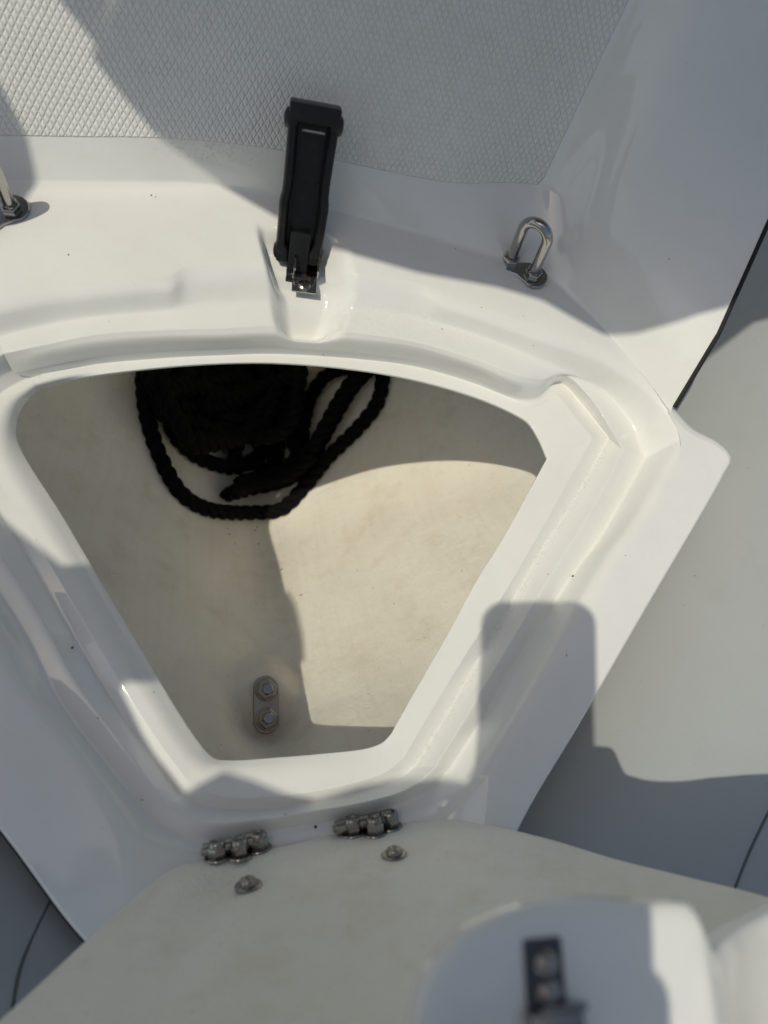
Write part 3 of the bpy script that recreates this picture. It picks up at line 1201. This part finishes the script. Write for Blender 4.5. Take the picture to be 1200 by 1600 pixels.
m_ = len(rows) + 3
for i in range(m_):
    i2 = (i + 1) % m_
    for k in range(n - 1):
        F.append((i * n + k, i * n + k + 1, i2 * n + k + 1, i2 * n + k))
fl = mesh_obj('end_flange', V, F, MAT['gelcoat'], angle=60)
fl.parent = lid
fl['label'] = 'blurred white flange at the end of the lid nearest the camera'

# keeper plate with two dome screws on the flange
kc = at((849, 1522), ZF + .004)
kx = at((878, 1519), ZF + .004) - kc
ky = at((847, 1468), ZF + .004) - kc
km = frame(kc, (0, .0, 1), kx)
kw, kh = np.linalg.norm(kx), np.linalg.norm(ky) * 1.02
bm = bmesh.new()
add_prism(bm, rrect(kw * 2, kh * 2 * 1.05, .0008, 4), -.002, .0016, km, .0003)
kp = bm_obj('keeper_plate', bm, MAT['dark_steel'], lid)
for yy in (.36, -.45):
    bm = bmesh.new()
    add_lathe(bm, [(.0036, 0), (.0035, .0010), (.0026, .0020), (.0012, .0025), (0, .0026)], 20, km @ Matrix.Translation((kw * .02, kh * yy, .0016)))
    bm_obj('keeper_screw', bm, MAT['stainless'], lid)
bm = bmesh.new()
hk = at((870, 1597), ZF + .005)
add_box(bm, (-.009, -.006, 0), (.007, .0035, .004), frame(hk, (0, 0, 1), kx), .001)
add_tube(bm, [tuple(at((820, 1592), ZF + .006)), tuple(at((862, 1578), ZF + .0075)), tuple(at((915, 1572), ZF + .0065))], .0012, 8)
bm_obj('keeper_hook', bm, MAT['stainless'], lid)

# screws with cup washers on the underside
for px in ((388, 1386), (616, 1338)):
    a, b_ = lid_ab(px)
    m0 = frame(lidp(a, b_, .0006), LN, HE)
    bm = bmesh.new()
    add_lathe(bm, [(.0076, -.001), (.0076, .0008), (.0069, .0014), (.0045, .0014), (0, .0014)], 28, m0)
    bm_obj('washer', bm, MAT['stainless'], lid)
    bm = bmesh.new()
    add_lathe(bm, [(.0050, .0013), (.0050, .0022), (.0042, .0040), (.0024, .0050), (.0019, .0046), (0, .0040)], 22, m0)
    bm_obj('screw', bm, MAT['stainless'], lid)


def hinge(bar0, bar1, nuts, label):
    root = empty('hinge', (0, 0, 0))
    part(root, label)
    P0, P1 = at(bar0, .009), at(bar1, .009)
    ax = unit(P1 - P0)
    L = np.linalg.norm(P1 - P0)
    m0 = frame(P0, ax, (0, 0, 1))
    for k in range(5):
        bm = bmesh.new()
        z0, z1 = L * k / 5 + .0004, L * (k + 1) / 5 - .0004
        add_lathe(bm, [(0, z0), (.0042, z0), (.0046, z0 + .0004), (.0046, z1 - .0004), (.0042, z1), (0, z1)], 20, m0)
        bm_obj('barrel', bm, MAT['stainless'], root, angle=40)
    bm = bmesh.new()
    add_lathe(bm, [(0, -.001), (.0022, -.001), (.0022, L + .001), (0, L + .001)], 12, m0)
    bm_obj('pin', bm, MAT['dull_steel'], root)
    # leaf screwed to the deck gutter
    bm = bmesh.new()
    add_box(bm, (-.0052, -.001, .001), (-.0038, .013, L - .001), m0)
    bm_obj('leaf', bm, MAT['stainless'], root)
    for px in nuts:
        a, b_ = lid_ab(px)
        mm = frame(lidp(a, b_, .0004), LN, HE)
        bm = bmesh.new()
        build_washer(bm, mm, .0080, .0014)
        bm_obj('washer', bm, MAT['stainless'], root)
        bm = bmesh.new()
        add_lathe(bm, [(.0056, .0014), (.0060, .0020), (.0060, .0066), (.0054, .0074)], 6, mm, random.random())
        add_lathe(bm, [(.0053, .0070), (.0053, .0092), (.0045, .0104), (.0031, .0104), (.0028, .0094), (0, .0094)], 20, mm)
        bm_obj('nut', bm, MAT['stainless'], root)
    return root


hinge((317, 1331), (398, 1311), [(340, 1342), (375, 1339), (405, 1328)], 'left steel hinge of the lid with three nuts')
hinge((523, 1295), (612, 1275), [(551, 1304), (586, 1304), (610, 1294)], 'right steel hinge of the lid with three nuts')

# ------------------------------------------------------------------ black twisted rope
RR = .0100


def rope_strands(bm, P, r, lay=.046):
    L = np.concatenate([[0], np.cumsum(np.linalg.norm(np.diff(P, axis=0), axis=1))])
    T = np.gradient(P, axis=0)
    T /= np.linalg.norm(T, axis=1)[:, None]
    a = unit(np.cross(T[0], [0, 0, 1.0]))
    A = []
    for i in range(len(P)):
        a = unit(a - T[i] * np.dot(a, T[i]))
        A.append(a)
    A = np.array(A)
    B = np.cross(T, A)
    for s_ in range(3):
        ph = 2 * math.pi * (L / lay + s_ / 3)
        C = P + (np.cos(ph)[:, None] * A + np.sin(ph)[:, None] * B) * r * .50
        add_tube(bm, C, r * .54, 7)


def rope_path(pxs, lifts):
    pts = []
    for p, l in zip(pxs, lifts):
        h = floor_hit(p, l)
        pts.append(h)
    L = sum(np.linalg.norm(np.array(pts[i + 1]) - pts[i]) for i in range(len(pts) - 1))
    return catmull(pts, max(12, int(L / .0042)))


bm = bmesh.new()
P = [
    ([(228, 545), (224, 600), (232, 660), (252, 718), (284, 772), (322, 795), (400, 801), (440, 795), (478, 757), (512, 715), (560, 668), (590, 628), (598, 585), (585, 540)], .010),
    ([(640, 530), (592, 566), (556, 598), (528, 642), (502, 688), (478, 728), (440, 752), (398, 762), (352, 774)], .014),
    ([(620, 540), (560, 568), (512, 585), (488, 615), (474, 665), (470, 705), (440, 735), (400, 748)], .018),
    ([(250, 540), (258, 620), (272, 676), (300, 708), (338, 726), (372, 730), (404, 712), (420, 690)], .012),
    ([(590, 545), (540, 610), (510, 662), (488, 700), (455, 728), (410, 745), (372, 755)], .030),
    ([(362, 770), (400, 757), (452, 742), (488, 712)], .034),
    ([(362, 640), (372, 680), (366, 720)], .022),
    ([(398, 640), (408, 690), (402, 735)], .020),
    ([(430, 640), (436, 690), (424, 738)], .020),
    ([(468, 600), (452, 650), (462, 700), (470, 720)], .016),
]
for k in range(30):                        # the heap of coils at the back of the locker
    cx_, cy_ = 345 + random.uniform(-22, 22), 598 + random.uniform(-22, 22)
    rx_, ry_ = random.uniform(12, 118), random.uniform(10, 88)
    a0 = random.uniform(0, 6.28)
    P.append(([(max(236, min(466, cx_ + rx_ * math.cos(a0 + t) + random.uniform(-16, 16))), min(692, cy_ + ry_ * math.sin(a0 + t) + random.uniform(-14, 14))) for t in np.linspace(0, 5.6, 10)], .012 + .0022 * k))
for k in range(4):
    P.append(([(470 + 8 * k, 545), (520 + 10 * k, 560 + 3 * k), (570 + 8 * k, 560 - 4 * k), (620, 540)], .03 + .008 * k))
for pts, l in P:
    path = rope_path(pts, [l] * len(pts))
    rope_strands(bm, path, RR)
rope = bm_obj('rope', bm, MAT['black_rope'], None, angle=70, recalc=False)
rope['label'] = 'black twisted rope coiled in the open cream locker'
rope['category'] = 'rope'

# ------------------------------------------------------------------ crumbs of dirt
bm = bmesh.new()
spots = []
for px in [(402, 824), (399, 829), (405, 832), (404, 850), (403, 860), (356, 826), (358, 835), (364, 838), (367, 849), (440, 890), (470, 930), (411, 944), (398, 936), (439, 1090), (355, 1058), (175, 592), (140, 593), (505, 612)]:
    P = floor_hit(px)
    spots.append((P, floor_n(P[0], P[1]), random.uniform(.0008, .0017) * (1.8 if px == (402, 824) else 1)))
for px, z in [((113, 1012), .002), ((895, 900), .006), ((370, 1256), -.008), ((450, 1243), -.002), ((468, 1253), -.009), ((560, 1232), -.010), ((540, 1254), 0), ((430, 1240), -.002), ((385, 1262), -.010), ((493, 1292), .003),
              ((823, 546), .006), ((680, 495), .005), ((840, 1068), .012), ((942, 1004), .012), ((473, 506), .0), ((488, 502), .0), ((707, 1104), -.008), ((702, 1110), -.008), ((145, 1053), -.006), ((150, 1062), -.007), ((205, 1152), -.009), ((222, 1172), -.010)]:
    spots.append((at(px, z + .0006), np.array([0, 0, 1.0]), random.uniform(.0006, .0013)))
for k in range(46):
    px = (random.uniform(20, 1100), random.uniform(300, 1280))
    i_ = int(np.argmin(np.linalg.norm(SURF_PX - np.array(px), axis=1)))
    if np.linalg.norm(SURF_PX[i_] - px) < 6:
        spots.append((SURF_P[i_] + np.array([0, 0, .0003]), np.array([0, 0, 1.0]), random.uniform(.0003, .0007)))
for P, nn, r in spots:
    m0 = frame(P, nn, (random.random() + .1, random.random(), .1)) @ Matrix.Diagonal((random.uniform(.7, 1.5), random.uniform(.5, 1), random.uniform(.4, .7), 1))
    bmesh.ops.create_icosphere(bm, subdivisions=1, radius=r, matrix=m0)
deb = bm_obj('debris', bm, MAT['debris'])
deb['label'] = 'tiny dark crumbs of dirt scattered on the deck and locker floor'
deb['category'] = 'debris'
deb['kind'] = 'stuff'

# ------------------------------------------------------------------ behind the camera: the phone, and unseen sheets added to cast the deck shadows
phone = empty('phone', tuple(CAM))
phone['label'] = 'black phone held over the locker'
phone['category'] = 'phone'
pmx = frame(CAM - FW * .006, FW, RX)
if np.dot([pmx[i][1] for i in range(3)], UX) < 0:
    pmx = pmx @ Matrix.Diagonal((1, -1, 1, 1))
pinv = Matrix.Translation(tuple(-CAM))


def held(o):
    o.parent = phone
    o.matrix_parent_inverse = pinv


bm = bmesh.new()
add_prism(bm, rrect(.080, .162, .0165, 8, -.0135, -.059), -.009, 0, pmx, .001)
held(bm_obj('body', bm, MAT['phone_black']))
bm = bmesh.new()
add_prism(bm, rrect(.084, .055, .012, 8, -.0115, -.1235), -.012, -.0092, pmx, .001)
held(bm_obj('hand_blocker', bm, MAT['phone_black']))  # added slab that casts the holding hand's shadow on the flange


def back(px, z, h):
    P = at(px, z)
    return P - SUN * ((P[2] - h) / SUN[2])


def backs(px, h):
    P = wl(px)
    if P[2] < .075:
        P = at(px, .044 if px[1] > 300 else float(np.interp(px[1], [212, 300], [.075, .044])))
    return P - SUN * ((P[2] - h) / SUN[2])


def sheet(name, outline, label, hz, poles):  # added unseen shadow caster, outline projected sunward from the shadow edges
    root = empty(name, (float(np.mean([p[0] for p in outline])), float(np.mean([p[1] for p in outline])), -.75))
    root['label'] = label
    root['category'] = 'shadow blocker'
    inv = Matrix.Translation(-root.location)
    bm = bmesh.new()
    add_prism(bm, [(p[0], p[1]) for p in outline], -.004, 0, Matrix.Translation((0, 0, hz)))
    o = bm_obj('blocker_sheet', bm, MAT['blocker_grey'])
    o.parent = root
    o.matrix_parent_inverse = inv
    for x, y in poles:
        bm = bmesh.new()
        add_tube(bm, [(x, y, -.75), (x, y, hz + .01)], .009, 10)  # upright added to carry the unseen blocker
        o = bm_obj('blocker_pole', bm, MAT['stainless'])
        o.parent = root
        o.matrix_parent_inverse = inv
    return root


HA = .62
oa = [backs(p, HA) for p in [(203, -40), (184, -5), (146, 86), (195, 148), (250, 212), (330, 272), (400, 320), (480, 365), (560, 400), (660, 428), (780, 450), (850, 470), (900, 497)]]
oa += [back((945, 518), .045, HA), back((1000, 512), .06, HA), back((1060, 505), .065, HA), back((1130, 493), .07, HA), back((1200, 470), .03, HA)]
oa2 = [(p[0], p[1]) for p in oa] + [(.66, .10), (.72, .72), (-.36, .72)]
sheet('shadow_blocker', oa2, 'grey sheet on poles, added out of view to cast the upper right shadow', HA, [(.70, .70), (-.36, .70), (.66, .13)])
ob = [backs(p, HA) for p in [(30, -45), (68, -2), (132, 74), (158, 0), (172, -45)]]
ob2 = [(p[0], p[1]) for p in ob] + [(ob[-1][0] + .0, .66), (ob[0][0], .66)]
sheet('shadow_blocker_strip', ob2, 'narrow grey sheet added out of view to leave a thin sunlit slit', HA + .02, [(ob[0][0] + .02, .64)])
HB = .64
oc = [back(p, z, HB) for p, z in [((850, 1200), .01), ((765, 1186), .01), ((748, 1191), .01), ((737, 1213), 0), ((640, 1215), 0), ((560, 1228), -.004), ((500, 1246), -.008), ((450, 1236), -.004), ((400, 1218), -.002), ((350, 1205), 0), ((320, 1222), 0), ((295, 1238), -.006), ((270, 1205), -.006), ((240, 1182), 0), ((222, 1150), 0), ((204, 1108), 0), ((190, 1076), 0), ((200, 1063), 0), ((225, 1066), 0), ((252, 1062), 0), ((228, 1000), 0),
                                   ((180, 920), 0), ((140, 878), 0), ((100, 884), 0), ((60, 853), 0), ((0, 808), 0)]]
oc2 = [(p[0], p[1]) for p in oc]
q1 = back((-60, 700), 0, HB)
q2 = back((-70, 420), .01, HB)
q3 = [backs(p, HB) for p in [(25, 330), (50, 305), (46, 270), (30, 200), (0, 130), (-40, 40)]]
oc2 += [(q1[0], q1[1]), (q2[0], q2[1])] + [(p[0], p[1]) for p in q3] + [(-.70, .30), (-.85, -.2), (-.70, -.75), (.16, -.75), (.16, -.43), (-.10, -.43), (oc2[0][0] + .01, oc2[0][1] - .03)]
sheet('shadow_blocker', oc2, 'grey sheet on poles, added out of view to cast the lower left shadow', HB, [(-.70, .28), (-.83, -.2), (-.68, -.73), (.14, -.73)])
